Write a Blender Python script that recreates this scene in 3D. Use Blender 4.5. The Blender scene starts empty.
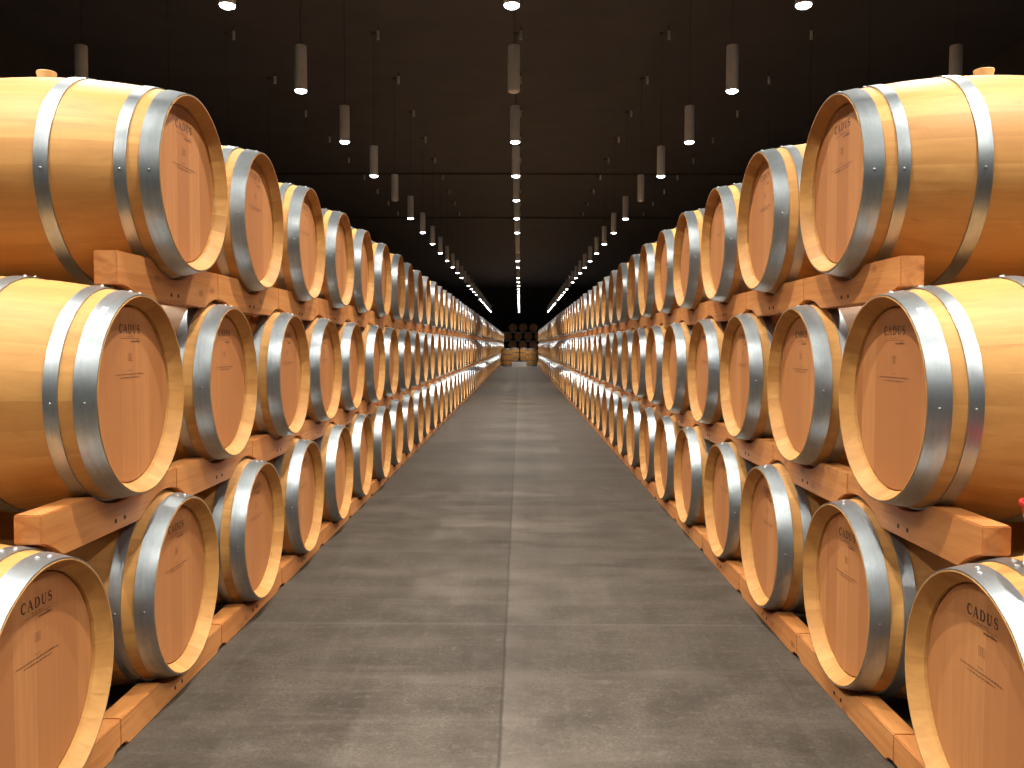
import bpy, bmesh, math, random
from mathutils import Matrix, Vector
random.seed(11)
PI = math.pi
scn = bpy.context.scene
COL = scn.collection

# ------------------------------------------------------------------ measures (metres; x right, y along the aisle, z up)
H = 1.19                                   # eye height
HL, RB, RE = 0.515, 0.350, 0.2905          # barrel half length, bilge radius, end radius
AX = RB                                    # barrel axis height above its own base
PITCH = 0.8654
FACE = {'left': -1.117, 'right': 1.026}
ZC = {'top': H + 0.5432, 'middle': H - 0.1478, 'bottom': H - 0.812}
D0 = {('left', 'top'): 3.010, ('left', 'middle'): 2.590, ('left', 'bottom'): 2.066,
      ('right', 'top'): 2.984, ('right', 'middle'): 2.512, ('right', 'bottom'): 1.998}
NB = {'left': 48, 'right': 46}             # barrels built one by one in each tier
NEND = {'left': 69, 'right': 54}           # where the rack really ends
SET = {('left', 'top'): .070, ('left', 'middle'): .078, ('left', 'bottom'): .045,
       ('right', 'top'): .074, ('right', 'middle'): .080, ('right', 'bottom'): .032}
TIERS = ('top', 'middle', 'bottom')

def R_at(x):
    return RB - (RB - RE) * (abs(x) / HL) ** 2

# ------------------------------------------------------------------ node helpers
class NT:
    def __init__(s, name):
        s.m = bpy.data.materials.new(name); s.m.use_nodes = True
        s.t = s.m.node_tree; s.n = s.t.nodes; s.l = s.t.links
        s.b = s.n['Principled BSDF']
    def new(s, typ, **kw):
        n = s.n.new(typ)
        for k, v in kw.items(): setattr(n, k, v)
        return n
    def put(s, sock, v):
        if hasattr(v, 'is_linked') or isinstance(v, bpy.types.NodeSocket): s.l.new(v, sock)
        else: sock.default_value = v
    def math(s, op, a, b=0.0, c=0.0):
        n = s.new('ShaderNodeMath', operation=op)
        s.put(n.inputs[0], a); s.put(n.inputs[1], b); s.put(n.inputs[2], c)
        return n.outputs[0]
    def mapping(s, vec, scale=(1, 1, 1), loc=None):
        n = s.new('ShaderNodeMapping'); s.l.new(vec, n.inputs[0]); n.inputs[3].default_value = scale
        if loc is not None: s.put(n.inputs[1], loc)
        return n.outputs[0]
    def noise(s, vec, scale=1.0, detail=4.0, rough=.55, dist=0.0):
        n = s.new('ShaderNodeTexNoise'); s.l.new(vec, n.inputs['Vector'])
        n.inputs['Scale'].default_value = scale; n.inputs['Detail'].default_value = detail
        n.inputs['Roughness'].default_value = rough; n.inputs['Distortion'].default_value = dist
        return n.outputs['Fac']
    def ramp(s, fac, stops):
        n = s.new('ShaderNodeValToRGB'); s.l.new(fac, n.inputs[0])
        e = n.color_ramp.elements
        while len(e) < len(stops): e.new(.5)
        for k, (p, c) in enumerate(stops):
            e[k].position = p; e[k].color = (c, c, c, 1) if isinstance(c, (int, float)) else (*c, 1)
        return n.outputs[0]
    def mix(s, fac, a, b, mode='MIX'):
        n = s.new('ShaderNodeMix', data_type='RGBA', blend_type=mode)
        s.put(n.inputs[0], fac)
        s.put(n.inputs[6], a if not isinstance(a, tuple) else (*a, 1)); s.put(n.inputs[7], b if not isinstance(b, tuple) else (*b, 1))
        return n.outputs[2]
    def bump(s, h, strength=.2, dist=.002):
        n = s.new('ShaderNodeBump'); n.inputs['Strength'].default_value = strength; n.inputs['Distance'].default_value = dist
        s.l.new(h, n.inputs['Height']); s.l.new(n.outputs[0], s.b.inputs['Normal'])
    def objxyz(s):
        tc = s.new('ShaderNodeTexCoord'); sp = s.new('ShaderNodeSeparateXYZ'); s.l.new(tc.outputs['Object'], sp.inputs[0])
        return tc.outputs['Object'], sp.outputs
    def rnd(s):
        return s.new('ShaderNodeObjectInfo').outputs['Random']
    def vec(s, x, y, z):
        n = s.new('ShaderNodeCombineXYZ'); s.put(n.inputs[0], x); s.put(n.inputs[1], y); s.put(n.inputs[2], z)
        return n.outputs[0]
    def white(s, v):
        n = s.new('ShaderNodeTexWhiteNoise', noise_dimensions='1D'); s.put(n.inputs['W'], v)
        return n.outputs['Value']

def plain(name, col, rough=.5, metal=0.0, emit=None, strength=0.0):
    k = NT(name); k.b.inputs['Base Color'].default_value = (*col, 1)
    k.b.inputs['Roughness'].default_value = rough; k.b.inputs['Metallic'].default_value = metal
    if emit: k.b.inputs['Emission Color'].default_value = (*emit, 1); k.b.inputs['Emission Strength'].default_value = strength
    return k.m

def mat_staves():
    k = NT('oak_staves'); o, xyz = k.objxyz(); rn = k.rnd()
    ang = k.math('ARCTAN2', xyz[1], k.math('SUBTRACT', xyz[2], AX))
    turns = k.math('MULTIPLY', k.math('ADD', ang, 40.0), 26 / (2 * PI))
    idx = k.math('FLOOR', turns); fr = k.math('FRACT', turns)
    w = k.white(k.math('ADD', idx, k.math('MULTIPLY', rn, 91.0)))
    off = k.math('ADD', k.math('MULTIPLY', w, 7.0), k.math('MULTIPLY', rn, 13.0))
    gv = k.mapping(k.vec(k.math('ADD', xyz[0], off), xyz[1], xyz[2]), (1.7, 26, 26))
    g = k.noise(gv, 1.0, 5, .6, .6)
    base = k.ramp(w, [(0, (.43, .205, .054)), (.35, (.51, .260, .072)), (.7, (.57, .305, .092)), (1, (.47, .230, .062))])
    base = k.mix(k.ramp(g, [(.32, .55), (.62, 0.0)]), base, (.34, .150, .042))
    sp = k.noise(k.mapping(k.vec(k.math('ADD', xyz[0], off), xyz[1], xyz[2]), (7, 14, 14)), 1.0, 3, .6)
    base = k.mix(k.ramp(sp, [(.66, 0.0), (.76, .55)]), base, (.30, .13, .04))
    edge = k.math('MULTIPLY', k.math('ABSOLUTE', k.math('SUBTRACT', fr, .5)), 2.0)
    base = k.mix(k.ramp(edge, [(.96, 0.0), (1.0, .22)]), base, (.22, .09, .03))
    k.l.new(base, k.b.inputs['Base Color']); k.b.inputs['Roughness'].default_value = .58; k.b.inputs['Specular IOR Level'].default_value = .25
    k.bump(g, .15, .002)
    return k.m

def mat_head():
    k = NT('oak_head_boards'); o, xyz = k.objxyz(); rn = k.rnd()
    t = k.math('ADD', k.math('MULTIPLY', xyz[1], 10.5), k.math('MULTIPLY', rn, 17.0))
    idx = k.math('FLOOR', t); fr = k.math('FRACT', t)
    w = k.white(k.math('ADD', idx, k.math('MULTIPLY', rn, 57.0)))
    off = k.math('ADD', k.math('MULTIPLY', w, 9.0), k.math('MULTIPLY', rn, 21.0))
    gv = k.mapping(k.vec(xyz[0], k.math('ADD', xyz[1], off), k.math('ADD', xyz[2], off)), (30, 55, 2.6))
    g = k.noise(gv, 1.0, 5, .6, .5)
    base = k.ramp(w, [(0, (.345, .128, .036)), (.4, (.405, .160, .047)), (.75, (.47, .200, .063)), (1, (.375, .135, .038))])
    base = k.mix(k.ramp(g, [(.35, .45), (.62, 0.0)]), base, (.33, .125, .042))
    fine = k.noise(k.mapping(o, (20, 160, 5)), 1.0, 3, .5)
    base = k.mix(k.ramp(fine, [(.35, .22), (.6, 0.0)]), base, (.36, .15, .055))
    edge = k.math('MULTIPLY', k.math('ABSOLUTE', k.math('SUBTRACT', fr, .5)), 2.0)
    base = k.mix(k.ramp(edge, [(.965, 0.0), (1.0, .35)]), base, (.25, .09, .03))
    k.l.new(base, k.b.inputs['Base Color']); k.b.inputs['Roughness'].default_value = .55
    k.bump(g, .1, .001)
    return k.m

def mat_pine():
    k = NT('pine_beam'); o, xyz = k.objxyz(); rn = k.rnd()
    off = k.math('MULTIPLY', rn, 37.0)
    pv = k.vec(k.math('ADD', xyz[0], off), k.math('ADD', xyz[1], off), xyz[2])
    g = k.noise(k.mapping(pv, (16, 1.6, 34)), 1.0, 5, .6, 1.2)
    base = k.ramp(g, [(.30, (.39, .138, .034)), (.5, (.50, .205, .055)), (.72, (.58, .265, .080))])
    tint = k.ramp(rn, [(0, (.82, .74, .68)), (.5, (1, 1, 1)), (1, (.95, .86, .78))])
    base = k.mix(1.0, base, tint, 'MULTIPLY')
    v = k.new('ShaderNodeTexVoronoi', feature='F1'); k.l.new(k.mapping(pv, (5, 4.6, 9.5)), v.inputs['Vector'])
    v.inputs['Scale'].default_value = 1.0
    base = k.mix(k.ramp(v.outputs['Distance'], [(.07, .8), (.12, .35), (.16, 0.0)]), base, (.24, .075, .022))
    st = k.noise(k.mapping(pv, (9, 9, 20)), 1.0, 3, .6)
    base = k.mix(k.ramp(st, [(.66, 0.0), (.78, .5)]), base, (.22, .08, .03))
    k.l.new(base, k.b.inputs['Base Color']); k.b.inputs['Roughness'].default_value = .5
    k.bump(g, .15, .002)
    return k.m

def mat_hoop():
    k = NT('galvanised_steel'); o, xyz = k.objxyz(); rn = k.rnd()
    n1 = k.noise(k.mapping(o, (60, 9, 9)), 1.0, 4, .6)
    n2 = k.noise(o, 45.0, 3, .6)
    c = k.ramp(n1, [(.3, (.31, .345, .355)), (.7, (.40, .435, .445))])
    c = k.mix(k.ramp(n2, [(.45, 0.0), (.75, .15)]), c, (.60, .64, .66))
    k.l.new(c, k.b.inputs['Base Color'])
    k.b.inputs['Metallic'].default_value = .92
    k.l.new(k.ramp(n1, [(.3, .40), (.7, .33)]), k.b.inputs['Roughness'])
    k.bump(n1, .06, .0015)
    return k.m

def mat_floor():
    k = NT('worn_concrete'); o, xyz = k.objxyz()
    big = k.noise(o, .8, 5, .6); mid = k.noise(o, 4.5, 6, .65); fine = k.noise(o, 90.0, 3, .7)
    c = k.ramp(big, [(.3, (.045, .0355, .0255)), (.7, (.072, .058, .043))])
    c = k.mix(k.ramp(mid, [(.45, 0.0), (.72, .60)]), c, (.108, .090, .070))
    c = k.mix(k.ramp(mid, [(.28, .6), (.45, 0.0)]), c, (.028, .022, .016))
    c = k.mix(k.ramp(fine, [(.34, .55), (.58, 0.0)]), c, (.026, .021, .015))
    dr = k.noise(k.mapping(o, (14, .5, 1)), 1.0, 4, .6)          # drag marks along the aisle
    c = k.mix(k.ramp(dr, [(.55, 0.0), (.8, .22)]), c, (.12, .105, .085))
    sc = k.noise(k.mapping(o, (.6, 5, 1)), 1.0, 5, .7, .8)        # scuffs across the aisle
    c = k.mix(k.ramp(sc, [(.48, 0.0), (.72, .35)]), c, (.125, .100, .080))
    gr = k.noise(o, 28.0, 3, .7)
    c = k.mix(k.ramp(gr, [(.52, 0.0), (.72, .40)]), c, (.115, .098, .078))
    sp = k.noise(o, 9.0, 2, .5)
    c = k.mix(k.ramp(sp, [(.74, 0.0), (.79, .5)]), c, (.15, .135, .11))
    xs = k.math('ADD', xyz[0], .055)
    dust = k.math('MULTIPLY', k.math('GREATER_THAN', xs, 0.0), k.math('SUBTRACT', 1.0, k.math('MINIMUM', k.math('MULTIPLY', k.math('ABSOLUTE', xs), 5.0), 1.0)))
    c = k.mix(k.math('MULTIPLY', dust, k.ramp(mid, [(.3, .1), (.6, .5)])), c, (.135, .112, .092))   # dust swept against the joint
    # joints: one along the aisle, others across it
    jx = k.math('ABSOLUTE', k.math('ADD', xyz[0], k.math('ADD', .055, k.math('MULTIPLY', k.math('SUBTRACT', mid, .5), .012))))
    c = k.mix(k.ramp(jx, [(.0025, .55), (.007, 0.0)]), c, (.012, .010, .008))
    jy = k.math('ABSOLUTE', k.math('SUBTRACT', k.math('FRACT', k.math('DIVIDE', k.math('SUBTRACT', xyz[1], 1.19), 5.0)), .5))
    c = k.mix(k.ramp(jy, [(.0006, .30), (.0012, 0.0)]), c, (.13, .12, .10))
    far = k.math('GREATER_THAN', xyz[1], 48.5)                    # floor colour turns paler from the cross aisle on
    c = k.mix(k.math('MULTIPLY', far, .6), c, (.17, .155, .145))
    k.l.new(c, k.b.inputs['Base Color'])
    k.l.new(k.ramp(mid, [(.3, .55), (.7, .68)]), k.b.inputs['Roughness'])
    k.b.inputs['Specular IOR Level'].default_value = .16
    k.bump(fine, .12, .002)
    return k.m

def mat_noisy(name, c0, c1, scale, rough):
    k = NT(name); o, xyz = k.objxyz(); n = k.noise(o, scale, 4, .6)
    k.l.new(k.ramp(n, [(.3, c0), (.7, c1)]), k.b.inputs['Base Color']); k.b.inputs['Roughness'].default_value = rough
    return k.m

M = dict(stave=mat_staves(), head=mat_head(), pine=mat_pine(), hoop=mat_hoop(), floor=mat_floor(),
         ceiling=mat_noisy('dark_ceiling', (.031, .029, .034), (.044, .041, .047), 1.2, .8),
         wall=mat_noisy('dark_wall', (.030, .026, .026), (.045, .038, .036), 1.5, .85),
         ink=plain('branded_ink', (.075, .030, .012), .7), bung=mat_noisy('silicone_bung', (.62, .40, .17), (.70, .47, .21), 20, .5),
         rivet=plain('bright_rivet', (.85, .86, .87), .3, .8), paper=plain('white_paper', (.85, .85, .83), .6),
         hole=plain('dark_bolt_hole', (.018, .010, .006), .7),
         lamp=mat_noisy('grey_metal', (.50, .53, .57), (.60, .63, .67), 12, .38),
         lens=plain('lit_lens', (.9, .9, .9), .4, 0, (1.0, .97, .94), 26.0), off=plain('unlit_lens', (.55, .55, .56), .4),
         cable=plain('black_cable', (.030, .026, .027), .8), stub=plain('grey_stub', (.42, .42, .42), .5),
         conduit=plain('painted_conduit', (.042, .036, .037), .8),
         red=plain('red_plastic', (.50, .012, .016), .4), white=plain('white_plastic', (.75, .72, .62), .45),
         steel=plain('rack_steel', (.38, .36, .33), .5, .3), farwood=mat_noisy('oak_far', (.50, .26, .09), (.60, .33, .13), 3, .5))

# ------------------------------------------------------------------ mesh helpers
def link_mesh(name, bm, mats, parent=None, smooth=True, angle=35):
    bmesh.ops.recalc_face_normals(bm, faces=bm.faces)
    for e in bm.edges:
        e.smooth = len(e.link_faces) == 2 and e.calc_face_angle(0) < math.radians(angle)
    for f in bm.faces: f.smooth = smooth
    me = bpy.data.meshes.new(name); bm.to_mesh(me); bm.free()
    for m in (mats if isinstance(mats, (list, tuple)) else [mats]): me.materials.append(m)
    o = bpy.data.objects.new(name, me); COL.objects.link(o)
    if parent: o.parent = parent
    return o

def lathe_x(bm, prof, seg, closed=False, cz=AX, mi=0, a0=0.0):
    """revolve (x, r) points about the barrel axis"""
    rings = []
    for x, r in prof:
        if r < 1e-6: rings.append([bm.verts.new((x, 0, cz))]); continue
        rings.append([bm.verts.new((x, r * math.sin(a0 + 2 * PI * k / seg), cz + r * math.cos(a0 + 2 * PI * k / seg))) for k in range(seg)])
    pairs = list(zip(rings, rings[1:])) + ([(rings[-1], rings[0])] if closed else [])
    for a, b in pairs:
        for k in range(seg):
            j = (k + 1) % seg
            if len(a) == 1 and len(b) == 1: continue
            if len(a) == 1: f = bm.faces.new((a[0], b[j], b[k]))
            elif len(b) == 1: f = bm.faces.new((a[k], a[j], b[0]))
            else: f = bm.faces.new((a[k], a[j], b[j], b[k]))
            f.material_index = mi
    return rings

def lathe_z(bm, prof, seg, mi=0, c=(0, 0)):
    rings = []
    for z, r in prof:
        if r < 1e-6: rings.append([bm.verts.new((c[0], c[1], z))]); continue
        rings.append([bm.verts.new((c[0] + r * math.cos(2 * PI * k / seg), c[1] + r * math.sin(2 * PI * k / seg), z)) for k in range(seg)])
    for a, b in zip(rings, rings[1:]):
        for k in range(seg):
            j = (k + 1) % seg
            if len(a) == 1: f = bm.faces.new((a[0], b[k], b[j]))
            elif len(b) == 1: f = bm.faces.new((a[k], a[j], b[0]))
            else: f = bm.faces.new((a[k], a[j], b[j], b[k]))
            f.material_index = mi

def box(bm, x0, x1, y0, y1, z0, z1):
    v = [bm.verts.new((x, y, z)) for x in (x0, x1) for y in (y0, y1) for z in (z0, z1)]
    for q in ((0, 1, 3, 2), (4, 6, 7, 5), (0, 4, 5, 1), (2, 3, 7, 6), (0, 2, 6, 4), (1, 5, 7, 3)): bm.faces.new([v[i] for i in q])

def tube(bm, p, q, r, seg=10):
    p, q = Vector(p), Vector(q); d = (q - p).normalized()
    u = d.orthogonal().normalized(); w = d.cross(u)
    A, B = [], []
    for k in range(seg):
        t = 2 * PI * k / seg; e = (u * math.cos(t) + w * math.sin(t)) * r
        A.append(bm.verts.new(p + e)); B.append(bm.verts.new(q + e))
    for k in range(seg): bm.faces.new((A[k], A[(k + 1) % seg], B[(k + 1) % seg], B[k]))
    bm.faces.new(A[::-1]); bm.faces.new(B)

def thing(name, label, cat, loc, rz=0.0, group=None):
    o = bpy.data.objects.new(name, None); o.empty_display_size = .1; COL.objects.link(o)
    o.location = loc; o.rotation_euler = (0, 0, rz); tag(o, label, cat, group)
    return o

def tag(o, label, cat, group=None):
    o['label'] = label; o['category'] = cat
    if group: o['group'] = group
    return o

def structure(name, bm, m, angle=35):
    o = link_mesh(name, bm, m, None, False, angle); o['kind'] = 'structure'
    return o

def copy_tree(o, parent=None):
    c = o.copy(); COL.objects.link(c)
    if parent: c.parent = parent
    for ch in list(o.children): copy_tree(ch, c)
    return c

ONES = ['zeroth', 'first', 'second', 'third', 'fourth', 'fifth', 'sixth', 'seventh', 'eighth', 'ninth', 'tenth', 'eleventh', 'twelfth',
        'thirteenth', 'fourteenth', 'fifteenth', 'sixteenth', 'seventeenth', 'eighteenth', 'nineteenth']
TENS = {20: ('twentieth', 'twenty'), 30: ('thirtieth', 'thirty'), 40: ('fortieth', 'forty'), 50: ('fiftieth', 'fifty')}
def nth(n):
    if n < 20: return ONES[n]
    a, b = TENS[n // 10 * 10]
    return a if n % 10 == 0 else b + '-' + ONES[n % 10]

# ------------------------------------------------------------------ barrel parts (axis along local x, front head at +x)
CH = [(HL, RE), (HL, RE - .0025), (HL - .034, RE - .021), (HL - .038, RE - .026), (HL - .047, RE - .027)]     # front chime, bevelled inwards
def body_prof(n):
    xs = [-HL + 2 * HL * k / n for k in range(n + 1)]
    front = [(x, R_at(x)) for x in xs]
    return [(-x, r) for x, r in reversed(CH)] + front + CH[1:]

def hoop_prof(x0, x1, t=.0042):
    s = 1e-3
    n = 4
    out = [(x0 + (x1 - x0) * k / n, R_at(x0 + (x1 - x0) * k / n) + t) for k in range(n + 1)]
    inn = [(x, R_at(x) + .0004) for x in (x1, x0)]
    return out + inn

HOOPS = [('end_hoop', .4565, .5135), ('quarter_hoop', .3835, .4190), ('bilge_hoop', .150, .194)]

def rivet_mesh(ang, x, r=.0065, h=.0045):
    bm = bmesh.new()
    R = R_at(x) + .0042
    n = Vector((0, math.sin(ang), math.cos(ang))); c = Vector((x, 0, AX)) + n * (R - .0006)
    u = Vector((1, 0, 0)); w = n.cross(u)
    rings = []
    for k in range(4):
        a = k / 3 * PI / 2
        rr, hh = r * math.cos(a), h * math.sin(a)
        if k == 3: rings.append([bm.verts.new(c + n * (hh + .0006))])
        else: rings.append([bm.verts.new(c + n * (hh + (.0006 if k else 0)) + (u * math.cos(t) + w * math.sin(t)) * rr) for t in [2 * PI * j / 10 for j in range(10)]])
    for a, b in zip(rings, rings[1:]):
        for j in range(10):
            i = (j + 1) % 10
            if len(b) == 1: bm.faces.new((a[j], a[i], b[0]))
            else: bm.faces.new((a[j], a[i], b[i], b[j]))
    bm.faces.new(rings[0][::-1])
    return bm

# ---- serif lettering for the stamp, drawn as thin strokes in a (u right, v up) frame, cap height 1
def stroke(bm, pts, widths, X, put):
    n = len(pts); L, Rr = [], []
    for i, p in enumerate(pts):
        a = pts[max(i - 1, 0)]; b = pts[min(i + 1, n - 1)]
        dx, dy = b[0] - a[0], b[1] - a[1]; l = math.hypot(dx, dy) or 1
        w = widths[i] / 2 if isinstance(widths, (list, tuple)) else widths / 2
        L.append(put(p[0] - dy / l * w, p[1] + dx / l * w)); Rr.append(put(p[0] + dy / l * w, p[1] - dx / l * w))
    Lv = [bm.verts.new(v) for v in L]; Rv = [bm.verts.new(v) for v in Rr]
    for i in range(n - 1): bm.faces.new((Lv[i], Lv[i + 1], Rv[i + 1], Rv[i]))

def arc(cx, cy, rx, ry, a0, a1, n=18):
    return [(cx + rx * math.cos(math.radians(a0 + (a1 - a0) * k / n)), cy + ry * math.sin(math.radians(a0 + (a1 - a0) * k / n))) for k in range(n + 1)]

def letter(ch):
    T, t = .22, .075
    if ch == 'C':
        w = [.09 + .15 * max(0, math.sin(PI * k / 18)) ** 1.3 for k in range(19)]
        return [(arc(.48, .5, .37, .47, 48, 312), w), ([(.76, .62), (.76, .97)], t), ([(.76, .20), (.76, .05)], t)], .90
    if ch == 'A':
        return [([(.12, .02), (.46, 1.0)], t), ([(.44, 1.0), (.80, .02)], T), ([(.24, .34), (.68, .34)], t),
                ([(.0, .03), (.26, .03)], t), ([(.62, .03), (.98, .03)], t)], 1.0
    if ch == 'D':
        w = [.075 + .17 * math.sin(PI * k / 18) for k in range(19)]
        return [([(.20, .02), (.20, .98)], T), ([(.03, .96), (.40, .96)], t), ([(.03, .04), (.40, .04)], t),
                (arc(.38, .5, .44, .46, 90, -90), w)], 1.0
    if ch == 'U':
        return [([(.20, .98), (.20, .34)], T), (arc(.47, .34, .27, .30, 180, 360), [.2 - .12 * k / 18 for k in range(19)]), ([(.74, .34), (.74, .98)], t),
                ([(.03, .96), (.38, .96)], t), ([(.60, .96), (.90, .96)], t)], .98
    if ch == 'S':
        pts = arc(.40, .73, .24, .23, 35, 250, 10) + arc(.40, .27, .26, .23, 80, -145, 10)
        n = len(pts)
        return [(pts, [.075 + .15 * math.sin(PI * k / (n - 1)) for k in range(n)]), ([(.62, .74), (.62, .97)], t), ([(.14, .27), (.14, .03)], t)], .82
    return [], .5

HEADX = HL - .045
EMB = ((-.013, .013, .120), (-.013, .013, .1005), (-.009, .009, .1135), (-.009, .009, .107))
def stamp_mesh(which):
    """the burnt-in writing; u grows to the reader's right (+y on a head that faces +x)"""
    bm = bmesh.new(); X = HEADX + .0006
    P = lambda y, z: Vector((X, y, AX + z))
    size = .0255; word = 'CADUS'; gap = .16
    total = sum(letter(c)[1] + gap for c in word) - gap
    u = -total * size / 2
    for c in (word if which == 0 else ''):
        sts, adv = letter(c)
        for pts, w in sts: stroke(bm, pts, w, X, lambda a, b, u=u: P(u + a * size, .181 + b * size))
        u += (adv + gap) * size
    if which == 0: return bm
    rr = random.Random(5)
    def micro(y0, y1, z, h, thick=.0009):                 # a line of writing too small to read
        y = y0
        while y < y1:
            wl = rr.uniform(.006, .014)
            e = min(y + wl, y1); x = y
            while x < e - .001:
                hh = h * rr.choice((.6, .6, 1.0))
                stroke(bm, [(x, z), (x, z + hh)], thick, X, lambda a, b: P(a, b))
                if rr.random() < .6: stroke(bm, [(x, z + rr.choice((0, .5)) * hh), (x + .0018, z + rr.choice((0, .5)) * hh)], thick, X, lambda a, b: P(a, b))
                x += .0025
            y = e + .003
    if which == 2:
        for a0, a1, z in EMB: stroke(bm, [(a0, z), (a1, z)], .0009, X, lambda a, b: P(a, b))
        for y in (-.013, -.004, .004, .013): stroke(bm, [(y, .1005), (y, .120)], .0008, X, lambda a, b: P(a, b))
        return bm
    if which == 3:
        micro(-.012, .012, .0700, .0035)
        micro(-.092, .092, .0580, .0048, .0011)
        micro(-.060, .062, .0485, .0048, .0011)
        return bm
    micro(-.022, .022, .1700, .005)
    stroke(bm, [(-.060, .1655), (.062, .1655)], .0009, X, lambda a, b: P(a, b))
    micro(.008, .066, .1545, .0075, .0014)
    return bm

def make_barrel(detail):
    root = thing('wine_barrel', '', 'barrel', (0, 0, 0))
    seg, n = ((72, 20), (40, 12), (20, 8))[detail]
    bm = bmesh.new(); lathe_x(bm, body_prof(n), seg, a0=PI / seg)
    if detail == 2:                                        # far down the aisle: one mesh
        lathe_x(bm, [(HEADX, RE - .027), (HEADX, 0)], seg, mi=1, a0=PI / seg); lathe_x(bm, [(-HEADX, RE - .027), (-HEADX, 0)], seg, mi=1, a0=PI / seg)
        for nm, a, b in HOOPS:
            for s in (1, -1): lathe_x(bm, [(s * x, r) for x, r in hoop_prof(a, b)], seg, True, mi=2, a0=PI / seg)
        bpy.data.objects.remove(root)
        o = link_mesh('wine_barrel', bm, [M['stave'], M['head'], M['hoop']])
        return o
    link_mesh('staves', bm, M['stave'], root)
    for s in (1, -1):
        bm = bmesh.new(); lathe_x(bm, [(s * (HEADX - .012), 0), (s * (HEADX - .012), RE - .028), (s * (HEADX - .004), RE - .0275), (s * HEADX, RE - .032), (s * HEADX, 0)], seg, a0=PI / seg)
        hd = link_mesh('head', bm, M['head'], root, True, 20)
        if s == 1 and detail == 0: 
            for q, nm in enumerate(('stamped_name', 'stamped_subtitle', 'stamped_emblem', 'stamped_address')): link_mesh(nm, stamp_mesh(q), M['ink'], hd, False)
    for nm, a, b in HOOPS:
        for s in (1, -1):
            bm = bmesh.new(); lathe_x(bm, [(s * x, r) for x, r in hoop_prof(a, b)], seg, True, a0=PI / seg)
            hp = link_mesh(nm, bm, M['hoop'], root)
            if detail == 0 and s == 1:
                c = (a + b) / 2
                w = .055 if nm != 'bilge_hoop' else .045
                for q in (-1, 1): link_mesh('rivet', rivet_mesh(q * w + .02, c + q * .006), M['rivet'], hp)
                for q in (-1, 1): link_mesh('hoop_nail', rivet_mesh(q * 1.60, c, .0048, .0025), M['hoop'], hp)
    bm = bmesh.new()
    zt = AX + RB
    lathe_z(bm, [(zt - .004, 0), (zt - .004, .026), (zt + .030, .0325), (zt + .032, .0315), (zt + .032, 0)], 24)
    link_mesh('bung', bm, M['bung'], root)
    return root

protos = [make_barrel(0), make_barrel(1), make_barrel(2)]
used = [False] * 3
def new_barrel(detail):
    if not used[detail]: used[detail] = True; return protos[detail]
    return copy_tree(protos[detail])

# measured sideways shifts of the nearest heads, so none stands exactly in line
rowshift = {}
SPECIAL = {('left', 'middle', 0): ', white sticker on front hoop', ('left', 'bottom', 0): ', white sticker on front hoop',
           ('right', 'middle', 0): ', white sticker on front hoop'}
barrel_at = {}
JY = {('left', 'top', 0): -.026, ('left', 'middle', 0): -.008, ('left', 'bottom', 0): -.006, ('right', 'top', 0): .014, ('right', 'middle', 0): .016, ('right', 'bottom', 1): .012}
JX = {('left', 'top', 0): .017, ('left', 'middle', 0): .006, ('left', 'bottom', 0): .006, ('left', 'top', 1): -.004, ('right', 'middle', 0): -.004,
      ('right', 'bottom', 0): -.005, ('right', 'bottom', 1): .006, ('right', 'top', 0): .008}
for side in ('left', 'right'):
    sg = -1 if side == 'left' else 1
    for tier in TIERS:
        for i in range(NB[side]):
            det = 0 if i < 9 else 1 if i < 26 else 2
            b = new_barrel(det)
            jx = random.uniform(-.010, .010) if i > 0 else 0.0
            jx = JX.get((side, tier, i), jx)
            x = FACE[side] + jx + sg * HL
            d = D0[(side, tier)] + i * PITCH
            b.location = (x, d + random.uniform(-.006, .006) * (i > 0), ZC[tier] - AX)
            b.rotation_euler = (0, 0, (0 if side == 'left' else PI) + JY.get((side, tier, i), random.uniform(-.008, .008)))
            # the stamp is not always dead upright: turn the barrel about its own axis a little
            barrel_at[(side, tier, i)] = b
            where = f'{tier} tier of the {side} rack'
            if i == 0: lb = f'nearest oak barrel, {where}' + SPECIAL.get((side, tier, i), ', galvanised hoops')
            else: lb = f'oak barrel in the {where}, {nth(i + 1)} from near end'
            tag(b, lb, 'barrel', f'oak barrels in the {where}')

# stickers on three front hoops (near side of the hoop, a little below the top)
def sticker(b, sign):
    hoop = [c for c in b.children if c.name.startswith('end_hoop')][0]
    hoop = max((c for c in b.children if c.name.startswith('end_hoop')), key=lambda c: sum(v.co.x for v in c.data.vertices[:8]))
    bm = bmesh.new(); rows = []
    for k in range(7):
        a = sign * (.60 + .17 * k / 6)
        row = []
        for x in (.475, .491):
            r = R_at(x) + .0050
            row.append(bm.verts.new((x, r * math.sin(a), AX + r * math.cos(a))))
        rows.append(row)
    for p, q in zip(rows, rows[1:]): bm.faces.new((p[0], p[1], q[1], q[0]))
    s = link_mesh('sticker', bm, M['paper'], hoop); s['label'] = 'small white paper sticker'
sticker(barrel_at[('left', 'middle', 0)], -1); sticker(barrel_at[('left', 'bottom', 0)], -1); sticker(barrel_at[('right', 'middle', 0)], 1)

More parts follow.
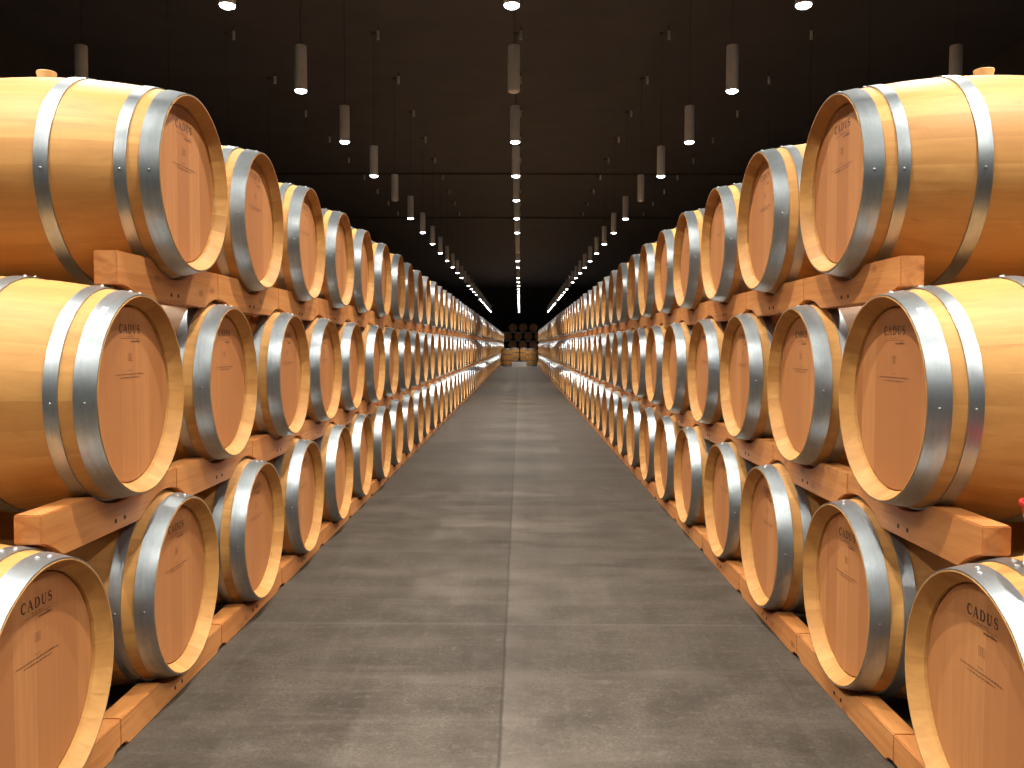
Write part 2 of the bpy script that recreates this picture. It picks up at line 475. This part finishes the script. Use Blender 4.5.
# the rest of the rows, too far to tell apart
def far_barrels():
    bm = bmesh.new()
    for side in ('left', 'right'):
        sg = -1 if side == 'left' else 1
        for tier in TIERS:
            for i in range(NB[side], NEND[side]):
                v0 = len(bm.verts)
                lathe_x(bm, [(-HL + .04, 0), (-HL + .04, RE - .03), (-HL, RE), (-HL * .5, R_at(HL * .5)), (0, RB), (HL * .5, R_at(.5 * HL)), (HL, RE), (HL - .04, RE - .03)], 14)
                lathe_x(bm, [(HL - .04, RE - .03), (HL - .04, 0)], 14, mi=1)
                for s in (1, -1):
                    for nm, a, b in HOOPS: lathe_x(bm, [(s * a, R_at(a) + .004), (s * b, R_at(b) + .004), (s * b, R_at(b)), (s * a, R_at(a))], 14, True, mi=2)
                bm.verts.ensure_lookup_table()
                T = Matrix.Translation((FACE[side] + sg * HL, D0[(side, tier)] + i * PITCH, ZC[tier] - AX)) @ Matrix.Rotation(0 if side == 'left' else PI, 4, 'Z')
                bmesh.ops.transform(bm, matrix=T, verts=bm.verts[v0:])
    o = link_mesh('distant_barrels', bm, [M['farwood'], M['head'], M['hoop']])
    o['kind'] = 'stuff'; tag(o, 'oak barrels at the far dim ends of both racks, too small to count', 'barrels')
far_barrels()

# ------------------------------------------------------------------ cradle blocks (one under the front of every barrel)
ZT, ZB, RC = -.280, -.405, .3220
def lower_of(side, tier):
    return {'top': 'middle', 'middle': 'bottom'}.get(tier)

def block_bm(side, tier, cut_front=.0):
    low = lower_of(side, tier); base = ZC[tier]
    n = 72; half = PITCH / 2 - .0012
    ys = [-half + 2 * half * k / n for k in range(n + 1)]
    prof = []
    for y in ys:
        top = -.266 if (side, tier) == ('left', 'top') else ZT
        if abs(y) < RC: top = min(top, -math.sqrt(RC * RC - y * y))
        bot = ZB if tier != 'bottom' else -base + 0.0
        if low:
            dz = ZC[low] - base
            for k in range(-2, 3):
                yl = (D0[(side, low)] - D0[(side, tier)]) + k * PITCH + (0)
                for kk in (-1, 0, 1):
                    t = y - yl - kk * 3 * PITCH
                    if abs(t) < .324: bot = max(bot, dz + math.sqrt(.324 ** 2 - t * t))
        else:
            e = half - abs(y)
            if e < .05: bot = bot + .016 * min(1, (.05 - e) / .02)
        prof.append((y, min(top, top), min(bot, top - .03)))
    return prof

def build_block(side, tier, bolt_holes=True):
    sg = -1 if side == 'left' else 1
    # local frame: origin at the block's underside centre; front face towards the aisle
    base = ZC[tier]; prof = block_bm(side, tier); zb = ZB if tier != 'bottom' else -base
    root = thing('cradle_block', '', 'rack beam', (0, 0, 0))
    bm = bmesh.new(); th = .070
    F = [(bm.verts.new((0, y, t - zb)), bm.verts.new((0, y, b - zb))) for y, t, b in prof]
    K = [(bm.verts.new((sg * th, y, t - zb)), bm.verts.new((sg * th, y, b - zb))) for y, t, b in prof]
    for a, b in ((F, F), (K, K)):
        for p, q in zip(a, a[1:]): bm.faces.new((p[0], q[0], q[1], p[1]))
    for (f0, f1, k0, k1) in zip(F, F[1:], K, K[1:]):
        bm.faces.new((f0[0], f1[0], k1[0], k0[0])); bm.faces.new((f0[1], f1[1], k1[1], k0[1]))
    for e in (0, -1): bm.faces.new((F[e][0], F[e][1], K[e][1], K[e][0]))
    bmesh.ops.recalc_face_normals(bm, faces=bm.faces)
    bmesh.ops.dissolve_limit(bm, angle_limit=math.radians(.5), verts=bm.verts, edges=bm.edges)
    sharp = [e for e in bm.edges if len(e.link_faces) == 2 and e.calc_face_angle(0) > math.radians(50)]
    bmesh.ops.bevel(bm, geom=sharp, offset=.003, segments=2, affect='EDGES', clamp_overlap=True)
    link_mesh('beam', bm, M['pine'], root)
    if bolt_holes:
        for y in (-.030, .030):
            bm = bmesh.new(); z = .030 if tier != 'bottom' else .030
            for_dir = -sg
            tube(bm, (sg * .012, y, z), (for_dir * .0012, y, z), .0068, 12)
            h = link_mesh('bolt', bm, M['hole'], root)  # near-black plug, the shade inside a hole put into its colour
            h['label'] = 'near-black plug standing for the shade inside a drilled hole'
    return root

def block_loc(side, tier, i):
    sg = -1 if side == 'left' else 1
    zb = ZC[tier] + ZB if tier != 'bottom' else 0.0
    return (FACE[side] + sg * SET[(side, tier)], D0[(side, tier)] + i * PITCH, zb)

far_bm = bmesh.new()
for side in ('left', 'right'):
    sg = -1 if side == 'left' else 1
    for tier in TIERS:
        p0 = build_block(side, tier); p1 = None
        for i in range(NB[side]):
            if i == 0: b = p0
            elif i < 14: b = copy_tree(p0)
            else:
                if p1 is None:
                    src = [c for c in p0.children if c.name.startswith('beam')][0]
                    b = p1 = bpy.data.objects.new('cradle_block', src.data); COL.objects.link(b)
                else: b = copy_tree(p1)
            b.location = block_loc(side, tier, i)
            where = f'{tier} tier of the {side} rack'
            lb = f'pine cradle block under the nearest barrel, {where}' if i == 0 else f'pine cradle block under the {nth(i + 1)} barrel, {where}'
            tag(b, lb, 'rack beam', f'cradle blocks in the {where}')
        for i in range(NB[side], NEND[side]):
            x, y, z = block_loc(side, tier, i); top = (-ZB + ZT if tier != 'bottom' else ZC[tier] + ZT)
            box(far_bm, x, x + sg * .07, y - PITCH / 2 + .002, y + PITCH / 2 - .002, z, z + top - .04)
fb = link_mesh('distant_blocks', far_bm, M['pine'], None, False); fb['kind'] = 'stuff'
tag(fb, 'pine beams under the barrels at the far dim ends of both racks', 'rack beams')

# back supports of the three nearest barrels in each tier
for side in ('left', 'right'):
    sg = -1 if side == 'left' else 1
    for tier in TIERS:
        for i in range(3):
            src = [o for o in COL.objects if o.get('label', '').endswith(f'nearest barrel, {tier} tier of the {side} rack') and o.name.startswith('cradle_block')][0]
            mesh = [c for c in src.children if c.name.startswith('beam')][0].data
            o = bpy.data.objects.new('rear_cradle_block', mesh); COL.objects.link(o)
            x, y, z = block_loc(side, tier, i)
            o.location = (FACE[side] + sg * (2 * HL - SET[(side, tier)] - .07), y, z)
            tag(o, f'pine block under the wall end of the {nth(i + 1)} barrel, {tier} tier of {side} rack', 'rack beam', f'rear cradle blocks, {tier} tier of the {side} rack')

# ------------------------------------------------------------------ red tub standing on the nearest right bottom barrel
tx, ty = 1.222, 1.930
tz = ZC['bottom'] + R_at(HL - (tx - FACE['right'])) - .004
tub = thing('red_tub', 'red plastic tub with a white foot on the nearest bottom barrel, right edge', 'tub', (tx, ty, tz))
bm = bmesh.new()
lathe_z(bm, [(.024, 0), (.024, .078), (.028, .080), (.132, .098), (.135, .103), (.142, .103), (.142, .096), (.030, .075), (.030, 0)], 40)
link_mesh('tub_wall', bm, M['red'], tub)
bm = bmesh.new(); lathe_z(bm, [(0, .072), (0, .092), (.023, .090), (.023, 0)], 40)
f = link_mesh('foot_ring', bm, M['white'], tub); f['label'] = 'white foot ring'

# ------------------------------------------------------------------ pendant lamps
LZ = H + 2.50                                               # lens height
CEIL = H + 4.58
S0, SP = 6.55, 2.165
LX = {'left': -2.165, 'centre': -.068, 'right': 2.072, 'outer left': -4.33, 'outer right': 4.25}
OFF = {'left': {4, 13, 18}, 'centre': {1, 7, 8, 11}, 'right': {4, 14, 20}, 'outer left': set(), 'outer right': set()}
POWER = 415.0

def make_lamp(lit):
    root = thing('pendant_lamp', '', 'lamp', (0, 0, 0))     # origin at the ceiling, where it hangs from
    zl = LZ - CEIL
    bm = bmesh.new()
    lathe_z(bm, [(zl + .006, .050), (zl, .056), (zl, .060), (zl + .430, .060), (zl + .436, .056), (zl + .436, 0)], 28)
    link_mesh('housing', bm, M['lamp'], root)
    bm = bmesh.new(); lathe_z(bm, [(zl + .0065, 0), (zl + .0065, .0505), (zl + .001, .0575), (zl - .011, .052), (zl - .020, .034), (zl - .024, 0)], 28)  # bulge widens the white area, standing in for the lamp's glare
    ln = link_mesh('lens', bm, M['lens'] if lit else M['off'], root); ln['label'] = 'glowing white lens' if lit else 'unlit grey lens'
    bm = bmesh.new(); tube(bm, (0, 0, zl + .435), (0, 0, -.03), .0025, 8); link_mesh('cable', bm, M['cable'], root)
    bm = bmesh.new(); lathe_z(bm, [(-.03, 0), (-.03, .03), (-.001, .045), (-.001, 0)], 20); link_mesh('canopy', bm, M['cable'], root)
    if lit:
        L = bpy.data.objects.new('lamp_beam', sd); COL.objects.link(L); L.parent = root; L.location = (0, 0, zl - .042)
    return root
sd = bpy.data.lights.new('lamp_beam', 'SPOT'); sd.energy = POWER; sd.spot_size = math.radians(138); sd.spot_blend = 1.0
sd.shadow_soft_size = .045; sd.color = (1.0, .95, .88)
sd2 = sd.copy(); sd2.energy = POWER * .50
lp = {True: make_lamp(True), False: make_lamp(False)}; lpu = {True: False, False: False}
for row, x in LX.items():
    rng = range(-4, 28) if 'outer' not in row else range(-2, 5)
    for n in rng:
        lit = n not in OFF[row]
        if not lpu[lit]: lpu[lit] = True; o = lp[lit]
        else: o = copy_tree(lp[lit])
        o.location = (x, S0 + SP * n, CEIL)
        if lit and n >= 10:                                     # the lamps of the far half burn dimmer
            for ch in o.children:
                if ch.type == 'LIGHT': ch.data = sd2
        st = 'lit' if lit else 'unlit'
        if n < 0 or ('outer' in row and n == 0): lb = f'{st} grey cylinder pendant, {row} row, outside the picture, {nth(1 - n)} towards the camera'
        elif 'outer' in row: lb = f'grey cylinder pendant of the {row} row, {nth(n)} seen above the barrels'
        else: lb = f'{st} grey cylinder pendant of the {row} row, {nth(n + 1)} from the near end'
        tag(o, lb, 'lamp', f'pendant lamps of the {row} row')

# small stubs hanging from the ceiling in a grid
bm = bmesh.new(); lathe_z(bm, [(-.20, 0), (-.20, .020), (-.195, .022), (-.075, .022), (-.070, 0)], 14)
stub = thing('ceiling_stub', '', 'ceiling stub', (0, 0, 0)); link_mesh('stub_body', bm, M['stub'], stub); first = True
bm = bmesh.new(); tube(bm, (0, 0, -.072), (0, 0, 0), .006, 8); link_mesh('rod', bm, M['cable'], stub)
SN = {-4.13: 'far left', -2.05: 'inner left', .0: 'middle', 2.12: 'inner right', 4.15: 'far right'}
for x, nm in SN.items():
    for n in range(9):
        o = stub if first else copy_tree(stub)
        first = False
        o.location = (x, 12.75 + 2.125 * n, CEIL)
        tag(o, f'short grey stub hanging from the black ceiling, {nm} row, {nth(n + 1)} from the near end', 'ceiling stub', f'ceiling stubs of the {nm} row')
for y, nm in ((23.5, 'nearer'), (31.5, 'farther')):
    bm = bmesh.new(); tube(bm, (-7, y, CEIL - .03), (7, y, CEIL - .03), .022, 8)
    o = link_mesh('ceiling_conduit', bm, M['conduit']); tag(o, f'thin dark conduit crossing the ceiling, the {nm} of two', 'conduit')

# ------------------------------------------------------------------ far end: upright barrels and a rack of dim barrels
def upright(x, y, lb, grp):
    root = thing('standing_barrel', lb, 'barrel', (x, y, 0), 0, grp)
    src = protos[1]
    for ch in src.children:
        if ch.name.startswith('bung'): continue
        c = ch.copy(); COL.objects.link(c); c.parent = root
        c.rotation_euler = (0, -PI / 2, 0); c.location = (AX, 0, HL)
    return root
upright(-.755, 50.0, 'brown oak barrel standing upright at the aisle end, front left of four', 'upright barrels at the aisle end')
upright(.700, 50.0, 'brown oak barrel standing upright at the aisle end, front right of four', 'upright barrels at the aisle end')
upright(-.375, 64.0, 'brown oak barrel standing upright at the aisle end, rear left of four', 'upright barrels at the aisle end')
upright(.355, 64.0, 'brown oak barrel standing upright at the aisle end, rear right of four', 'upright barrels at the aisle end')

YB = 70.0
PX = lambda u: (u - 518.5) / 875 * YB
rows = {'top': (H + 1.40, (511.6, 521.8, 532.0)), 'second': (H + .71, (506.6, 516.8, 526.8, 537.0)), 'third': (H + .03, (511.4, 521.6, 531.8)), 'lowest': (H - .66, (506.6, 516.8, 526.8, 537.0))}
rack = thing('barrel_rack', 'dim steel rack of barrels against the far dark wall', 'rack', (PX(521.8), YB, 0))
for nm, (z, us) in rows.items():
    for s in (-1, 1):
        bm = bmesh.new(); box(bm, -2.2, 2.2, s * .38 - .03, s * .38 + .03, z - RE - .105, z - RE - .035)
        r = link_mesh('rail', bm, M['steel'], rack, False)
    for k, u in enumerate(us):
        b = copy_tree(protos[2])
        b.location = (PX(u), YB, z - AX + .012); b.rotation_euler = (0, 0, -PI / 2)
        tag(b, f'dim barrel facing the aisle on the far rack, {nm} shelf, {nth(k + 1)} from the left', 'barrel', f'barrels on the {nm} shelf of the far rack')
for sx in (-2.23, 2.23):
    for s in (-1, 1):
        bm = bmesh.new(); box(bm, sx - .03, sx + .03, s * .38 - .03, s * .38 + .03, 0, rows['top'][0])
        link_mesh('post', bm, M['steel'], rack, False)

# ------------------------------------------------------------------ the hall
W, Y0, Y1 = 7.5, -5.0, 72.5
def slab(name, x0, x1, y0, y1, z0, z1, m):
    bm = bmesh.new(); box(bm, x0, x1, y0, y1, z0, z1); return structure(name, bm, m)
slab('floor', -W, W, Y0, Y1, -.15, 0, M['floor'])
slab('ceiling', -W, W, Y0, Y1, CEIL, CEIL + .2, M['ceiling'])
slab('wall_left', -W - .2, -W, Y0, Y1, -.15, CEIL + .2, M['wall'])
slab('wall_right', W, W + .2, Y0, Y1, -.15, CEIL + .2, M['wall'])
slab('wall_back', -W - .2, W + .2, Y1, Y1 + .2, -.15, CEIL + .2, M['wall'])
slab('wall_front', -W - .2, W + .2, Y0 - .2, Y0, -.15, CEIL + .2, M['wall'])

# ------------------------------------------------------------------ world, camera, colour
w = bpy.data.worlds.new('World'); scn.world = w; w.use_nodes = True
w.node_tree.nodes['Background'].inputs[0].default_value = (.5, .48, .5, 1); w.node_tree.nodes['Background'].inputs[1].default_value = .0

cd = bpy.data.cameras.new('camera'); cam = bpy.data.objects.new('camera', cd); COL.objects.link(cam)
cd.sensor_width = 36; cd.lens = 875 / 1024 * 36; cd.clip_start = .05; cd.clip_end = 200
cam.matrix_world = (Matrix.Translation((0, 0, H)) @ Matrix.Rotation(.0088, 4, 'Z') @ Matrix.Rotation(PI / 2 - .0440, 4, 'X') @ Matrix.Rotation(.003, 4, 'Z'))
scn.camera = cam
vs = scn.view_settings
vs.view_transform = 'Standard'; vs.look = 'None'; vs.gamma = 1.0; vs.use_curve_mapping = False
vs.exposure = 0.0
